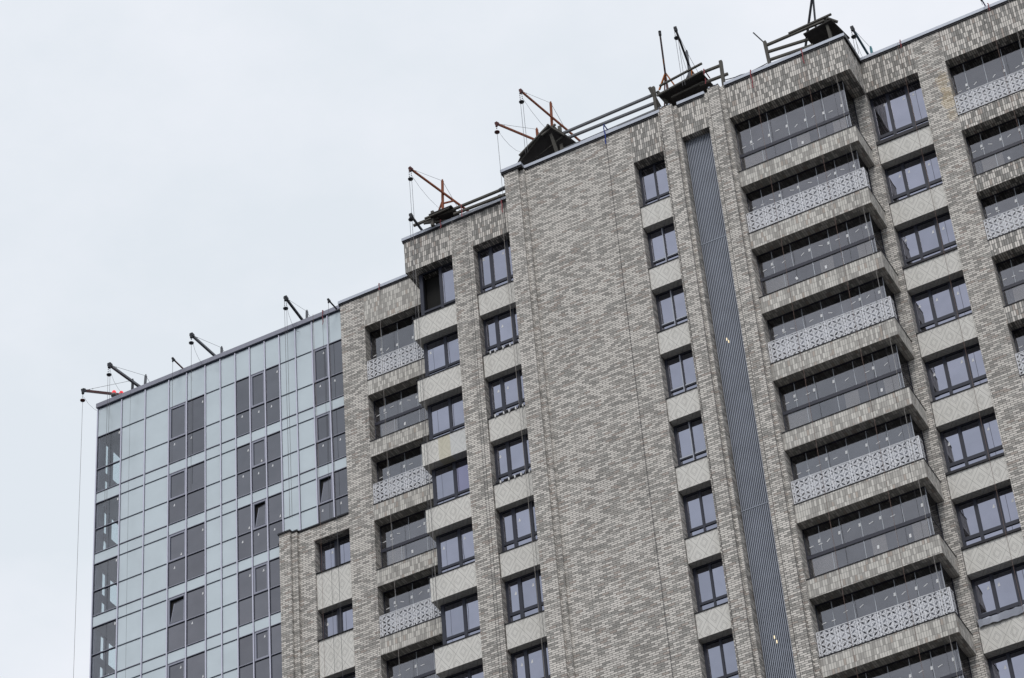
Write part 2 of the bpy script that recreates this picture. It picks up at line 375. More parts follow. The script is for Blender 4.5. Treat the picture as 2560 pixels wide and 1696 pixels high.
# top fascias of upright brick
bp('parapet_fascia', 'tile', (-28.38, -27.087, P0, BK, 77.27, ZR))
bp('parapet_fascia', 'tile', (-26.318, -25.152, P0, BK, 77.55, ZR))
bp('parapet_fascia', 'tile', (-24.328, -19.42, P0, PW+.002, 77.55, ZR))
bp('parapet_fascia', 'tile', (-19.438, -17.342, PW+.004, BK, 77.60, ZR-.002))
bp('parapet_fascia', 'tile', (-16.248, -9.102, PW, BK, 77.58, ZR))
bp('parapet_fascia', 'tile', (-35.898, -33.682, PB, BK, 77.52, ZR))
bp('parapet_fascia', 'tile', (-38.91, -36.832, PB, PL_+.5, 77.55, ZR))
bp('parapet_fascia', 'tile_soft', (-41.878, -38.4, PL_, BK, 77.55, ZR))
bp('canopy_roof', 'concrete', (-24.33, -19.5, PW+.004, BK, 77.6, ZR-.1))

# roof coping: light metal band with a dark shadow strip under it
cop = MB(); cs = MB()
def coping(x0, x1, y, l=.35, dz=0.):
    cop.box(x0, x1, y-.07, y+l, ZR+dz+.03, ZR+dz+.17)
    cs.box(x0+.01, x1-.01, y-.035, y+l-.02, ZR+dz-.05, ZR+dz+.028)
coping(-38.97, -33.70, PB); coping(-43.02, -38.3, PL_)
coping(-33.78, -32.86, -.27, .27); coping(-32.86, -27.0, 0)
coping(-26.30, -25.16, 0); coping(-24.32, -19.36, 0)
coping(-19.36, -9.0, PW)
for (x0, x1, y) in ((-26.97, -26.47, -.2), (-24.95, -24.5, -.2)):
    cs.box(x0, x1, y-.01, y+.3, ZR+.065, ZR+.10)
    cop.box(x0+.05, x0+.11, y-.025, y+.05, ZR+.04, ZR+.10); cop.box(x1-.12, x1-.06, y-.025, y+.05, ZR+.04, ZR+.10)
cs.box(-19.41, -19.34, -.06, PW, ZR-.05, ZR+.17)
cop.build('roof_coping', 'coping', None); under(C.objects['roof_coping'], BLD)
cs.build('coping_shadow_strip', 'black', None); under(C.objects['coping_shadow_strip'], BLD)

def sticker(mb, x, y, z_, w_, h_, ang, m):
    c_, s_ = math.cos(ang), math.sin(ang)
    mb.quad([(x+c_*a_-s_*b_, y, z_+s_*a_+c_*b_) for a_, b_ in ((-w_/2, -h_/2), (w_/2, -h_/2), (w_/2, h_/2), (-w_/2, h_/2))], m)
def tri_sticker(mb, x, y, z_, s_, m):
    mb.quad([(x-s_*.5, y, z_-s_*.6), (x+s_*.4, y, z_-s_*.6), (x+s_*.25, y, z_+s_*.7), (x-s_*.05, y, z_+s_*.7)], m)

def window(x0, x1, y, z0, z1, mulls, trans, pane='pane', post=None, film=False, tags=2, open_left=False, frame_l=.09, label=None):
    """frame (part) with one pane (sub-part) per light"""
    fr = MB(); d0, d1 = y, y+.09
    fr.box(x0, x0+frame_l, d0, d1, z0, z1); fr.box(x1-.05, x1, d0, d1, z0, z1)
    fr.box(x0+frame_l, x1-.05, d0, d1, z1-.07, z1); fr.box(x0+frame_l, x1-.05, d0, d1, z0, z0+.05)
    xs = [x0+frame_l]
    for a_, b_ in mulls:
        fr.box(a_, b_, d0-.012, d1, z0+.05, z1-.07); xs += [a_, b_]
    xs.append(x1-.05)
    cells = []
    for i_ in range(0, len(xs), 2):
        if trans:
            fr.box(xs[i_], xs[i_+1], d0-.006, d1, trans[0], trans[1])
            cells += [(xs[i_], xs[i_+1], z0+.05, trans[0], 0), (xs[i_], xs[i_+1], trans[1], z1-.07, 1)]
        else: cells.append((xs[i_], xs[i_+1], z0+.05, z1-.07, 1))
    for j, (a_, b_, c_, d_, up) in enumerate(cells):            # slim sash inside each tall light
        if up and (b_-a_) > .3:
            t = .012; fr.box(a_, a_+t, d0+.006, d1-.002, c_, d_); fr.box(b_-t, b_, d0+.006, d1-.002, c_, d_)
            fr.box(a_+t, b_-t, d0+.006, d1-.002, c_, c_+t)
    if film:                                                    # silver protective film left on the frame
        a_, b_ = mulls[0]; fr.box(a_-.004, a_+.028, d0-.03, d0-.013, z0+.05, z1-.07, 1)
        fr.box(x0+frame_l, a_-.005, d0-.022, d0-.008, trans[1]-.05, trans[1], 1)
        fr.box(b_+.005, x1-.05, d0-.022, d0-.008, trans[1]-.05, trans[1], 1)
    w_ = fr.build('window', ['frame', 'film']); under(w_, BLD)
    if label: w_['label'] = label
    first = True
    for (a_, b_, c_, d_, up) in cells:
        mb = MB(); yy = y+.03
        if open_left and up and first:
            mb.box(a_+.001, b_-.001, yy+.3, yy+.31, c_, d_); o = mb.build('room_opening', 'room_dark'); under(o, w_); first = False; continue
        mb.box(a_+.001, b_-.001, yy, yy+.02, c_+.001, d_-.001)
        if up and tags and random.random() < .75:
            tri_sticker(mb, b_-.12 if random.random() < .5 else a_+.14, yy-.003, d_-.42-random.random()*.15, .10, 1)
        if (not up) and tags and random.random() < .35:
            sticker(mb, a_+.12, yy-.003, c_+.12, .16, .07, .3, 1)
        pm = pane if pane != 'violet_right' else ('pane_violet' if b_ == cells[-1][1] and up else 'pane')
        o = mb.build('pane', [pm, 'paper']); under(o, w_)
        if up: first = False
    return w_

def sill(x0, x1, y0, y1, z_, h=.03, foam=False, parent=None):
    mb = MB().box(x0-.03, x1, y0-.03, y1, z_+.002, z_+.03)
    if h > .04: mb.box(x0-.03, x1, y0-.055, y0-.003, z_+.001-h+.03, z_+.028)
    if foam:
        n = 7
        for i_ in range(n):
            xx = x0+(x1-x0)*(i_+.3+.5*random.random())/n
            mb.box(xx-.09, xx+.09, y0-.045, y0+.1, z_+.032, z_+.08+.03*random.random())
            mb.box(xx+.10, xx+.15, y0-.06, y0+.06, z_+.001-.03, z_+.09, 1)
    o = mb.build('sill', ['black', 'paper']); return under(o, parent or BLD)

PM = {}
PM['WC'] = panel_mat('engraved_panel_mid', -27.99+.08, 68.46+.0)
PM['WB'] = panel_mat('engraved_panel_b', -35.235+1.2, 74.58)
PM['WA'] = panel_mat('engraved_panel_bay', -38.44+1.13, 62.21)
PM['WD'] = panel_mat('engraved_panel_right', -19.19+1.62, 52.88)
PM['LL'] = panel_mat('engraved_panel_low', -44.27+3.1, 62.46)
# copies of the panel pattern must repeat with the storeys, so phase is folded into one storey in the node tree
for key, m_ in PM.items():
    t = m_.node_tree
    sub = [n for n in t.nodes if n.type == 'MATH' and n.operation == 'SUBTRACT' and not n.inputs[1].is_linked and n.inputs[1].default_value > 40 and n.inputs[0].is_linked]
    for s_ in sub:
        v0 = s_.inputs[1].default_value
        if abs(v0-68.35) < .001: continue
        out = [l_.to_socket for l_ in s_.outputs[0].links]
        a1 = t.nodes.new('ShaderNodeMath'); a1.operation = 'ADD'; a1.inputs[1].default_value = F*40+F/2
        a2 = t.nodes.new('ShaderNodeMath'); a2.operation = 'MODULO'; a2.inputs[1].default_value = F
        a3 = t.nodes.new('ShaderNodeMath'); a3.operation = 'SUBTRACT'; a3.inputs[1].default_value = F/2
        t.links.new(s_.outputs[0], a1.inputs[0]); t.links.new(a1.outputs[0], a2.inputs[0]); t.links.new(a2.outputs[0], a3.inputs[0])
        for o_ in out: t.links.new(a3.outputs[0], o_)

def storey(k): return 75.02-F*k, 73.98-F*k            # panel top / panel bottom of storey k

# --- WC: two-light windows
for k_ in range(NF):
    zt, zb = storey(k_); zt -= .03; zb += .01
    bp('spandrel_panel', PM['WC'], (-28.365, -27.09, .08, BK, zb, zt))
    head = 77.27 if k_ == 0 else storey(k_-1)[1]+.01
    film = k_ in (1, 2, 3, 4)
    w_ = window(-28.378, -27.088, .42, zt+.03, head, [(-27.775, -27.70)], (75.50-F*k_, 75.60-F*k_), film=film, tags=0,
                label=('two-light window with silver film left on its bars' if film else None), frame_l=.10)
    sill(-28.378, -27.09, .08, .44, zt, parent=w_)
# --- WB: three-light windows
for k_ in range(NF):
    zt, zb = storey(k_)
    bp('spandrel_panel', PM['WB'], (-35.87, -33.685, PB+.07, BK, zb, zt))
    head = 77.52 if k_ == 0 else storey(k_-1)[1]
    w_ = window(-35.898, -33.682, 1.50, zt+.03, head, [(-35.40, -35.26), (-34.70, -34.57)], (75.53-F*k_, 75.66-F*k_))
    sill(-35.895, -33.685, PB+.07, 1.52, zt, foam=k_ in (1, 2, 3, 6), parent=w_)
# --- WA: projecting bay with a glazed corner
for k_ in range(NF):
    zt, zb = storey(k_)
    bp('spandrel_panel', PM['WA'], (-38.68, -36.832, PB, PL_+.45, zb, zt))
    head = 77.55 if k_ == 0 else storey(k_-1)[1]
    w_ = window(-38.52, -36.832, 1.50, zt+.03, head, [(-37.63, -37.51)], (75.50-F*k_, 75.60-F*k_), pane='violet_right' if k_ == 3 else 'pane',
                open_left=(k_ == 0), frame_l=.14, label='bay window with one light standing open' if k_ == 0 else None)
    sill(-38.72, -36.834, PB, 1.52, zt, parent=w_)
    side = MB().box(-38.50, -38.42, 1.60, PL_+.4, zt+.03, head); under(side.build('side_glazing', 'room_dark'), w_)
# --- WD: wide windows of the right wing
for k_ in range(NF):
    zt, zb = storey(k_)
    bp('spandrel_panel', PM['WD'], (-19.42, -17.342, PW+.07, BK, zb, zt))
    head = 77.60 if k_ == 0 else storey(k_-1)[1]
    w_ = window(-19.438, -17.342, 1.96, zt+.03, head, [(-18.81, -18.70), (-18.05, -17.92)], (75.52-F*k_, 75.66-F*k_))
    sill(-19.438, -17.345, PW+.07, 1.98, zt, h=.16 if k_ in (0,) else (.10 if k_ in (2, 5, 6) else .03), parent=w_)
# --- LL: low block windows, tall panels
for k_ in range(8):
    zb = 64.755-F*k_; zt = 66.40-F*k_
    bp('spandrel_panel', PM['LL'], (-44.49, -42.962, PL_+.07, 3.9, zb, zt))
    head = 67.95 if k_ == 0 else 64.755-F*(k_-1)
    w_ = window(-44.498, -42.962, 3.42, zt+.03, head, [(-43.83, -43.63)], None, tags=1)
    sill(-44.5, -42.964, PL_+.05, 3.44, zt, parent=w_)

# --- balconies
def lattice(x0, x1, y, z0, z1, side=None, post=.715):
    mb = MB().box(x0, x1, y, y+.006, z0, z1, 0)
    mb.box(x0, x1, y-.012, y+.012, z1, z1+.022, 1)
    x = x0
    while x < x1+.01:
        mb.box(x-.012, x+.012, y-.014, y-.002, z0, z1, 1); x += post
    if side is not None:
        mb.box(x1-.006, x1, y+.014, side, z0, z1, 0); mb.box(x1-.014, x1+.014, y-.016, y+.014, z0, z1+.02, 1)
        mb.box(x1-.012, x1+.012, y+.014, side, z1, z1+.022, 1)
    return mb.build('lattice_screen', ['lattice', 'lattice_bar'])

def glazing(x0, x1, y, z0, z1, zm, step, screen, side=None, boards=()):
    mb = MB()
    mb.box(x0, x1, y, y+.012, zm[1], z1-.04, 0); mb.box(x0, x1, y, y+.012, z0, zm[0], 0)
    if side: mb.box(x1-.012, x1, y+.014, side, zm[1], z1-.04, 0); mb.box(x1-.012, x1, y+.014, side, z0, zm[0], 0)
    x = x0+step*(.78 if side else .72); n = 0
    while x < x1-.1:
        mb.box(x-.009, x+.009, y-.006, y-.001, zm[1], z1-.05, 1)
        if random.random() < .7: sticker(mb, x-.05, y-.009, zm[1]+.42+.1*random.random(), .075, .13, -.1, 2)
        if random.random() < .85 and x < x1-.6: sticker(mb, x+.25*random.random()+.22, y-.004, zm[1]+.36+.14*random.random(), .16, .028, random.choice((.5, .3, .1, .7, -.4)), 2)
        if n == 0: sticker(mb, x-.35, y-.004, zm[1]+.33, .15, .03, .15, 2); sticker(mb, x-.02, y-.007, zm[1]+.32, .13, .03, .1, 2)
        x += step; n += 1
    x = x0+step*1.22; n = 0
    while x < x1-.1:
        mb.box(x-.009, x+.009, y-.006, y-.001, z0, zm[0], 1)
        if random.random() < .7 and x < x1-.6: sticker(mb, x+.45, y-.004, (z0+zm[0])/2+.1, .075, .14, random.choice((0, .3, -.1)), 2)
        x += step*1.54; n += 1
    if side: mb.box(x1-.004, x1+.012, y-.012, y-.001, z0, z1-.05, 1)
    o = mb.build('glazing', ['balcony_glass', 'seam', 'paper'])
    r = MB().box(x0, x1+(.01 if side else 0), y-.03, y-.010, zm[0], zm[1])
    if side: r.box(x1-.01, x1+.01, y-.010, side, zm[0]+.04, zm[1]-.04)
    r.box(x0, x1, y-.02, y+.03, z1-.04, z1-.001); r.box(x0, x0+.03, y-.02, y+.04, z0, zm[0]); r.box(x0, x0+.03, y-.02, y+.04, zm[1], z1-.042)
    if side: r.box(x1-.03, x1+.01, side-.06, side-.002, z0, z1)
    ro = r.build('glazing_rail', 'rail')
    bo = None
    if boards:
        b_ = MB()
        for (a_, c_) in boards: b_.box(a_, c_, y+.02, y+.05, z0+.002, zm[0]-.01)
        bo = b_.build('insulation_board', 'beige')
    return o, ro, bo

def balcony_column(x0, x1, yf, yg, top, mat, screens, side=None, slab_x1=None, step=.735, boards=(), nf=NF, label=None, rail_dx=0.):
    yb = yg+1.5
    bp('balcony_back_wall', 'interior', (x0, x1, yb, BK, 0, top))
    for k_ in range(nf):
        zt, zb = 74.72-F*k_, 73.98-F*k_
        head = top if k_ == 0 else 73.98-F*(k_-1)
        sx = slab_x1 if slab_x1 else x1
        mb = MB().box(x0+.002, sx, yf, (PW-.001 if side else yb-.001), zb, zt, 0)
        if side: mb.box(x0+.002, x1, PW-.001, yb-.001, zb, zt, 0)
        mb.box(x0, sx+.015, yf-.02, yf+.06, zt+.001, zt+.035, 1)
        if side: mb.box(sx-.05, sx+.02, yf+.06, PW-.004, zt+.001, zt+.035, 1)
        bal = mb.build('balcony', [mat, 'black']); under(bal, BLD)
        for o in glazing(x0+.002, x1, yg, zt+.001, head, (75.80-F*k_, 75.94-F*k_), step, screens(k_), side, boards if (k_ % 2 == 0 and boards) else boards[:1]):
            if o: under(o, bal)
        if screens(k_):
            under(lattice(x0+.03, (sx-.03), yf+.04, zt+.036, zt+.99, side=(yg-.04 if side else None)), bal)
        ce = MB().box(x0+.004, x1-.02, yg+.03, yb-.002, head-.014, head-.003); under(ce.build('ceiling', 'interior'), bal)
        # partition and door inside
        inn = MB().box((x0+x1)/2-.06, (x0+x1)/2+.06, yb-.5, yb-.002, zt, head); under(inn.build('partition', 'interior'), bal)
balcony_column(-24.328, -19.92, 0.0, .45, 77.55, 'tile_soft', lambda k: k % 2 == 1, side=PW-.002, slab_x1=-19.65,
               boards=((-24.2, -23.35), (-22.05, -21.55), (-20.6, -20.1)))
balcony_column(-16.248, -9.102, PW, 2.0, 77.58, 'tile', lambda k: k % 2 == 0, boards=((-15.9, -15.1), (-13.5, -12.9)))
balcony_column(-41.878, -38.51, PL_, 3.5, 77.55, 'tile_soft', lambda k: k % 2 == 0, boards=((-41.6, -40.9), ), step=.72)

# --- ventilation louvre
lv = MB(); x = -26.28
while x < -25.18:
    lv.box(x, x+.030, .27, .33, 0, 77.54, 0); x += .0655
lv.box(-26.31, -25.16, .42, .46, 0, 77.54, 1)
for i_ in range(26):
    zz = 76.2-1.55*i_
    lv.box(-26.29, -25.17, .335, .36, zz, zz+.02, 1)
for zz in (72.25, 60.05, 48.0): lv.box(-26.31, -25.16, .255, .269, zz, zz+.03, 0)
lo = lv.build('ventilation_louver', ['slat', 'navy']); under(lo, BLD)
bu = MB()
for (a_, b_) in ((-25.86, 67.55), (-25.80, 67.42), (-25.80, 54.75), (-25.74, 54.55)):
    bu.box(a_-.022, a_+.018, .262, .268, b_-.06, b_+.06)
under(bu.build('lit_lamp', 'bulb'), lo)
# expansion joint on the big wall and pier trims
tr = MB()
for (x_, y_) in ((-26.47, -.203), (-24.51, -.203), (-26.99, -.205), (-24.965, -.205)):
    tr.box(x_-.006, x_+.006, y_-.004, y_+.002, 30, ZR-.05)
tr.box(-36.10, -36.088, PB-.004, PB+.001, 30, ZR-.06); tr.box(-42.0, -41.99, PL_-.004, PL_+.001, 60, ZR-.06)
under(tr.build('movement_joint', 'black'), BLD)

# ------------------------------------------------------------------ glass tower
GT = empty('glass_tower', (-50, 8, 0), 'glass tower block with pale blue panels and dark windows at the left', 'building')
def gp(name, mats, *boxes): return part(name, mats, GT, *boxes)
MX = [-54.88, -53.68, -52.51, -51.35, -50.48, -49.58, -48.85, -48.13, -47.44, -46.72, -46.02, -45.26, -44.47, -43.73, -42.962]
VIS = {0, 3, 4, 7, 8, 9, 12, 13}; SASH = {3, 8, 12}
OPEN = {(8, 2), (12, 2), (3, 3)}
gp('core', 'dark', (-53.60, -42.962, 3.60, 24, 0, ZR-.02), (-54.75, -53.60, 7.2, 24, 0, ZR-.02))
clad = MB(); fr = MB(); tl = MB()
def Aq(k): return 77.66 if k == 0 else 74.20+F-F*k
def Bq(k): return 75.95-F*k
def Cq(k): return 74.74-F*k
NG = 10
YG = PG
for i_ in range(14):
    x0, x1 = MX[i_]+.03, MX[i_+1]-.03
    clad.box(x0, x1, YG, YG+.03, Aq(0), ZR-.03)
    for k_ in range(NG):
        if MX[i_] > -45.3 and Aq(k_) < LT0+.6: continue
        clad.box(x0, x1, YG, YG+.03, Aq(k_+1), Cq(k_))
        if i_ not in VIS:
            clad.box(x0, x1, YG, YG+.03, Bq(k_), Aq(k_)); clad.box(x0, x1, YG, YG+.03, Cq(k_), Bq(k_))
clad.box(MX[0], -45.5, YG, YG+.03, 0, Aq(NG)-.03)
gp_ = clad.build('spandrel_cladding', 'tower_light'); under(gp_, GT)
for i_, x in enumerate(MX[:-1]):
    zl = LT0-.3 if x > -45.3 else 0
    fr.box(x-.022, x+.022, YG-.05, YG+.05, zl, ZR-.02, 0)
    fr.box(x+.022, x+.034, YG-.012, YG+.05, zl, ZR-.02, 1)  # dark strip painting the shadow gap along the mullion's right side
for k_ in range(NG):
    for i_ in range(14):
        x0, x1 = MX[i_]+.036, MX[i_+1]-.024
        if MX[i_] > -45.3 and Aq(k_) < LT0+.6: continue
        for zz, kind in ((Aq(k_), 'A'), (Bq(k_), 'B'), (Cq(k_), 'C')):
            fr.box(x0, x1, YG-.022, YG+.04, zz-.017, zz+.017, 1)  # whole bar coloured dark to stand for its underside shadow
            if i_ in VIS or kind == 'C': fr.box(x0, x1, YG-.03, YG-.0225, zz+.006, zz+.03, 2)
fr.box(MX[0]-.03, MX[-1]-.05, YG-.03, YG+.3, ZR-.03, ZR+.02, 1)
under(fr.build('curtain_wall_frame', ['mullion', 'transom', 'transom_light']), GT)
gp('roof_coping', 'coping_grey', (MX[0]-.05, -43.03, YG-.10, YG+.4, ZR+.022, ZR+.24))
for i_ in sorted(VIS):
    if i_ == 0: continue
    for k_ in range(8):
        x0, x1 = MX[i_]+.036, MX[i_+1]-.024
        if MX[i_] > -45.3 and Aq(k_) < LT0+.6: continue
        za, zb, zc = Aq(k_)-.018, Bq(k_), Cq(k_)+.018
        wm = MB()
        if i_ in SASH:
            b_ = .075; wm.box(x0, x0+b_, YG-.02, YG+.03, zb+.018, za, 0); wm.box(x1-b_, x1, YG-.02, YG+.03, zb+.018, za, 0)
            wm.box(x0+b_, x1-b_, YG-.02, YG+.03, za-b_, za, 0); wm.box(x0+b_, x1-b_, YG-.02, YG+.03, zb+.018, zb+.018+b_, 0)
            wm.box(x0+b_, x1-b_, YG+.0, YG+.006, za-b_-.03, za-b_, 1); wm.box(x0+b_, x0+b_+.022, YG+.0, YG+.006, zb+.1, za-b_-.03, 1)
        else:
            wm.box(x0, x1, YG+.031, YG+.04, zc, zc+.02, 1)
        wo_ = wm.build('window', ['sash', 'transom']); under(wo_, GT)
        bx = .10 if i_ in SASH else 0
        up = MB()
        if (i_, k_) in OPEN:
            wo_['label'] = 'open top-hung window showing a black gap'
            gap = MB().box(x0+bx, x1-bx, YG+.07, YG+.08, zb+.1, za-.08); under(gap.build('room_opening', 'room_dark'), wo_)
            t = .16; wdt, hh = x1-x0-2*bx, za-zb-.2
            # sash leans outward at the bottom-left: a tilted pane with its own rim
            a0 = (x0+bx+.02, YG-.01, zb+.11); b0 = (x1-bx, YG-.01, zb+.11); c0 = (x1-bx, YG+.05, za-.20); d0 = (x0+bx+.15, YG+.05, za-.26)
            up.quad([a0, b0, c0, d0], 0)
            rim = MB(); rim.poly([a0, b0, c0, d0, a0], .02, 0, 4); under(rim.build('open_sash', 'sash'), wo_)
        else:
            up.box(x0+bx, x1-bx, YG+.012, YG+.03, zb+(.1 if i_ in SASH else .018), za-(.08 if i_ in SASH else 0), 0)
            if random.random() < .7: tri_sticker(up, x1-bx-.12, YG+.006, random.choice((za-.3, zb+.22)), .085, 1)
        lo_ = MB().box(x0, x1, YG+.012, YG+.03, zc, zb-.018, 0)
        if random.random() < .7: tri_sticker(lo_, x0+.16+.2*random.random(), YG+.008, zb-.2-.15*random.random(), .085, 1)
        for mb in (up, lo_): under(mb.build('pane', ['tower_vision', 'paper']), wo_)
# see-through corner room
for k_ in range(NG):
    x0, x1 = MX[0]+.036, MX[1]-.024
    wm = MB().box(x0, x1, YG+.031, YG+.04, Cq(k_), Cq(k_)+.02); wo_ = wm.build('window', 'transom'); under(wo_, GT)
    for a_, b_ in ((Bq(k_)+.018, Aq(k_)-.018), (Cq(k_)+.018, Bq(k_)-.018)):
        mb = MB().box(x0, x1, YG+.012, YG+.024, a_, b_, 0)
        if a_ > Bq(k_): sticker(mb, x1-.09, YG+.006, b_-.16, .06, .12, -.1, 1)
        under(mb.build('pane', ['tower_clear', 'paper']), wo_)
    sw = MB(); zA, zB, zC = Aq(k_)-.05, Bq(k_), Cq(k_)+.05; zn = Aq(k_+1)-.05
    X0, X1 = -54.86, -54.79
    ys = [(3.40, 3.85), (4.12, 4.41), (5.04, 5.30), (6.3, 7.2)]
    for (ya, yb_) in ys: sw.box(X0, X1, ya, yb_, zn, zA)
    for (ya, yb_) in ((3.85, 4.12), (4.41, 5.04), (5.30, 6.3)):
        sw.box(X0, X1, ya, yb_, zn, zC); sw.box(X0, X1, ya, yb_, zB-.16, zB+.17)
    under(sw.build('side_frame', 'side'), GT)
    gl_ = MB().box(-54.83, -54.82, 3.41, 6.3, zn, zA); under(gl_.build('side_pane', 'tower_clear'), GT)
    fl = MB().box(-54.78, -53.62, YG+.05, 7.2, Aq(k_+1)+.03, Cq(k_)-.03); under(fl.build('corner_floor', 'side'), GT)
gp('corner_ceiling', 'side', (-54.86, -53.62, YG+.05, 7.2, Aq(0), ZR-.05))
gp('corner_partition', 'side', (-53.64, -53.61, YG+.05, 7.2, 0, ZR-.05)); 

# ------------------------------------------------------------------ rooftop hoists
def hoist(name_label, cat_group, T, B, mat, post=None, postmat=None, pulley=None, cable=None, r=.055, stays=True, legs=None, chain=True, ext=.9, postr=.06, nc=1):
    T, B = Vector(T), Vector(B)
    root = empty('roof_hoist', (B.x, B.y+ext, ZR-.5), name_label, 'hoist', cat_group)
    d = (B-T).normalized(); E_ = B+d*ext
    def P(nm, mb, mt): under(mb.build(nm, mt), root)
    P('boom', MB().beam(T, E_, r, sq=True, r2=r*1.05), mat)
    P('boom_head', MB().beam(T-d*.04+Vector((0, 0, .02)), T+d*.14, r*1.55, sq=True).beam(T+Vector((0, 0, r)), T+Vector((0, 0, -.16)), r*1.0), 'steel_dark' if mat != 'rust' else 'maroon')
    P('stand', MB().beam((E_.x, E_.y, E_.z), (E_.x, E_.y, ZR-.5), .05, sq=True).beam((E_.x, E_.y-.1, E_.z), (E_.x-.5, E_.y+.2, ZR-.5), .03), mat)
    if post:
        pt, pb = Vector(post[0]), Vector(post[1])
        P('mast', MB().beam(pt, pb, postr, sq=True).beam(pt, pt+Vector((0, 0, .07)), postr*.6), postmat or 'steel_grey')
        if stays:
            mid = [T.lerp(pt, t)+Vector((0, 0, -.0*math.sin(t*3.14))) for t in (0, .25, .5, .75, 1)]
            far = pt+Vector((.15, 2.2, -1.3))
            P('stay_cable', MB().poly(mid, .008, 0, 4).beam(pt, far, .008, n=4), 'cable')
            sl = [T+Vector((0, .1, -.3))]+[Vector((T.x*(1-t)+B.x*t, T.y*(1-t)+B.y*t, T.z*(1-t)+B.z*t-.35-.9*math.sin(math.pi*t)*.8)) for t in (.15, .3, .45, .6, .75, .9)]
            P('slack_cable', MB().poly(sl, .006, 0, 4), 'cable')
            bl = MB()
            for t in (.07, .13, .19): bl.lathe(T.lerp(pt, t)+Vector((0, 0, -.015)), [(.005, -.02), (.022, 0), (.005, .02)], 8)
            P('cable_clamp', bl, 'steel_dark')
    if legs: 
        l_ = MB()
        for a_, b_ in legs: l_.beam(a_, b_, .04, sq=True)
        P('tripod', l_, postmat or mat)
    if pulley:
        pz = pulley; ch = MB()
        n = max(2, int((T.z-.15-pz)/.09))
        for i_ in range(n):
            zz = T.z-.12-(T.z-.12-pz)*i_/n
            for dx in ((-.045, .045) if nc == 2 else (0,)):
                ch.lathe((T.x+dx, T.y, zz), [(.006, -.03), (.022, -.01), (.022, .01), (.006, .03)], 6)
        P('chain', ch, 'steel_dark')
        P('pulley', MB().lathe((T.x, T.y, pz-.06), [(.03, -.05), (.10, -.03), (.11, .0), (.05, .035), (.02, .06)], 12), 'maroon' if nc == 1 and mat in ('rust', 'maroon') else 'steel_dark')
        bot = cable if cable else 40
        cb = MB()
        for dx in ((-.05, .05) if nc == 2 else (0,)):
            cb.beam((T.x+dx, T.y, pz), (T.x+dx, T.y, bot), .0085, n=4)
        P('hoist_cable', cb, 'cable')
    elif cable:
        P('hoist_cable', MB().beam((T.x, T.y, T.z), (T.x, T.y, cable), .0085, n=4), 'cable')
    return root
G1 = 'cable hoists along the roof edge'
hoist('maroon hoist boom reaching past the far left tower corner beside the red lamps', G1, (-54.94, 2.3, 79.51), (-54.94, 5.08, 81.2), 'maroon', ((-54.02, 4.6, 81.26), (-54.06, 4.6, 79)), 'steel_dark', 79.05, 40, r=.065)
hoist('grey hoist boom on the glass tower with a double cable, second from the left corner', G1, (-53.65, 2.3, 80.33), (-53.65, 4.6, 80.73), 'steel_grey', ((-53.76, 5.2, 81.81), (-53.95, 5.2, 79)), 'steel_grey', 79.86, 71, r=.07, nc=2)
hoist('short dark boom with one thin cable above the left dark windows of the tower', G1, (-50.70, 2.6, 79.54), (-50.7, 3.43, 79.56), 'maroon', None, None, None, 74, r=.035)
hoist('dark grey hoist boom mid roof of the glass tower with one hanging cable', G1, (-49.6, 2.3, 80.12), (-49.6, 4.19, 80.28), 'steel_grey', ((-49.94, 5.2, 81.65), (-49.97, 5.2, 79)), 'steel_grey', 79.75, 72, r=.065)
hoist('black hoist boom with grey mast on the right part of the glass tower roof', G1, (-45.07, 2.3, 80.04), (-45.07, 3.74, 79.79), 'steel_dark', ((-45.62, 5., 81.53), (-45.7, 5, 79)), 'steel_grey', 79.52, 68.8, r=.062, nc=2)
hoist('short black boom beside the left end of the brick parapet', G1, (-43.24, 2.6, 79.28), (-43.24, 3.21, 79.28), 'steel_dark', None, None, None, 61, r=.035)
hoist('long rust orange hoist with upright mast above the projecting window bay', G1, (-38.0, .3, 82.12), (-37.1, 3.6, 81.9), 'rust', ((-37.52, 2.2, 82.72), (-37.66, 2.2, 80.0)), 'rust', 81.6, 79.3, r=.05, nc=2, legs=(((-37.6, 2.2, 81.6), (-37.95, 2.2, 80.8)), ((-37.62, 2.2, 81.5), (-37.1, 2.2, 81.4))))
hoist('small dark hoist boom at the left end of the timber rails over the bay', G1, (-38.1, .3, 79.62), (-38.14, 1.3, 79.6), 'steel_dark', None, None, 79.45, 60, r=.055, nc=2)
hoist('rust orange hoist, lower of the two booms above the tilted dark sheet', G1, (-33.63, -.6, 81.6), (-33.13, 2.0, 82.59), 'rust', ((-33.05, 2., 83.16), (-33.12, 2., 79.2)), 'rust', 81.2, 77.5, r=.05)
hoist('long rust orange hoist, upper of the two booms above the tilted dark sheet', G1, (-32.46, -.6, 82.81), (-31.99, 4.0, 83.53), 'rust', ((-32.24, 1.8, 84.05), (-32.45, 1.8, 79.2)), 'rust', 82.25, 79.4, r=.048, nc=2)
hoist('orange and maroon hoist standing on a tripod over the louver platform', G1, (-26.36, -.6, 82.77), (-26.81, .6, 81.57), 'maroon', None, 'orange', None, 79.6, r=.05, ext=.05,
      legs=(((-26.76, .5, 81.7), (-27.15, .6, 81.05)), ((-26.76, .5, 81.7), (-26.55, .7, 81.1)), ((-26.79, .55, 81.65), (-26.86, .8, 80.9)), ((-26.62, .1, 82.05), (-26.80, .58, 81.6))))
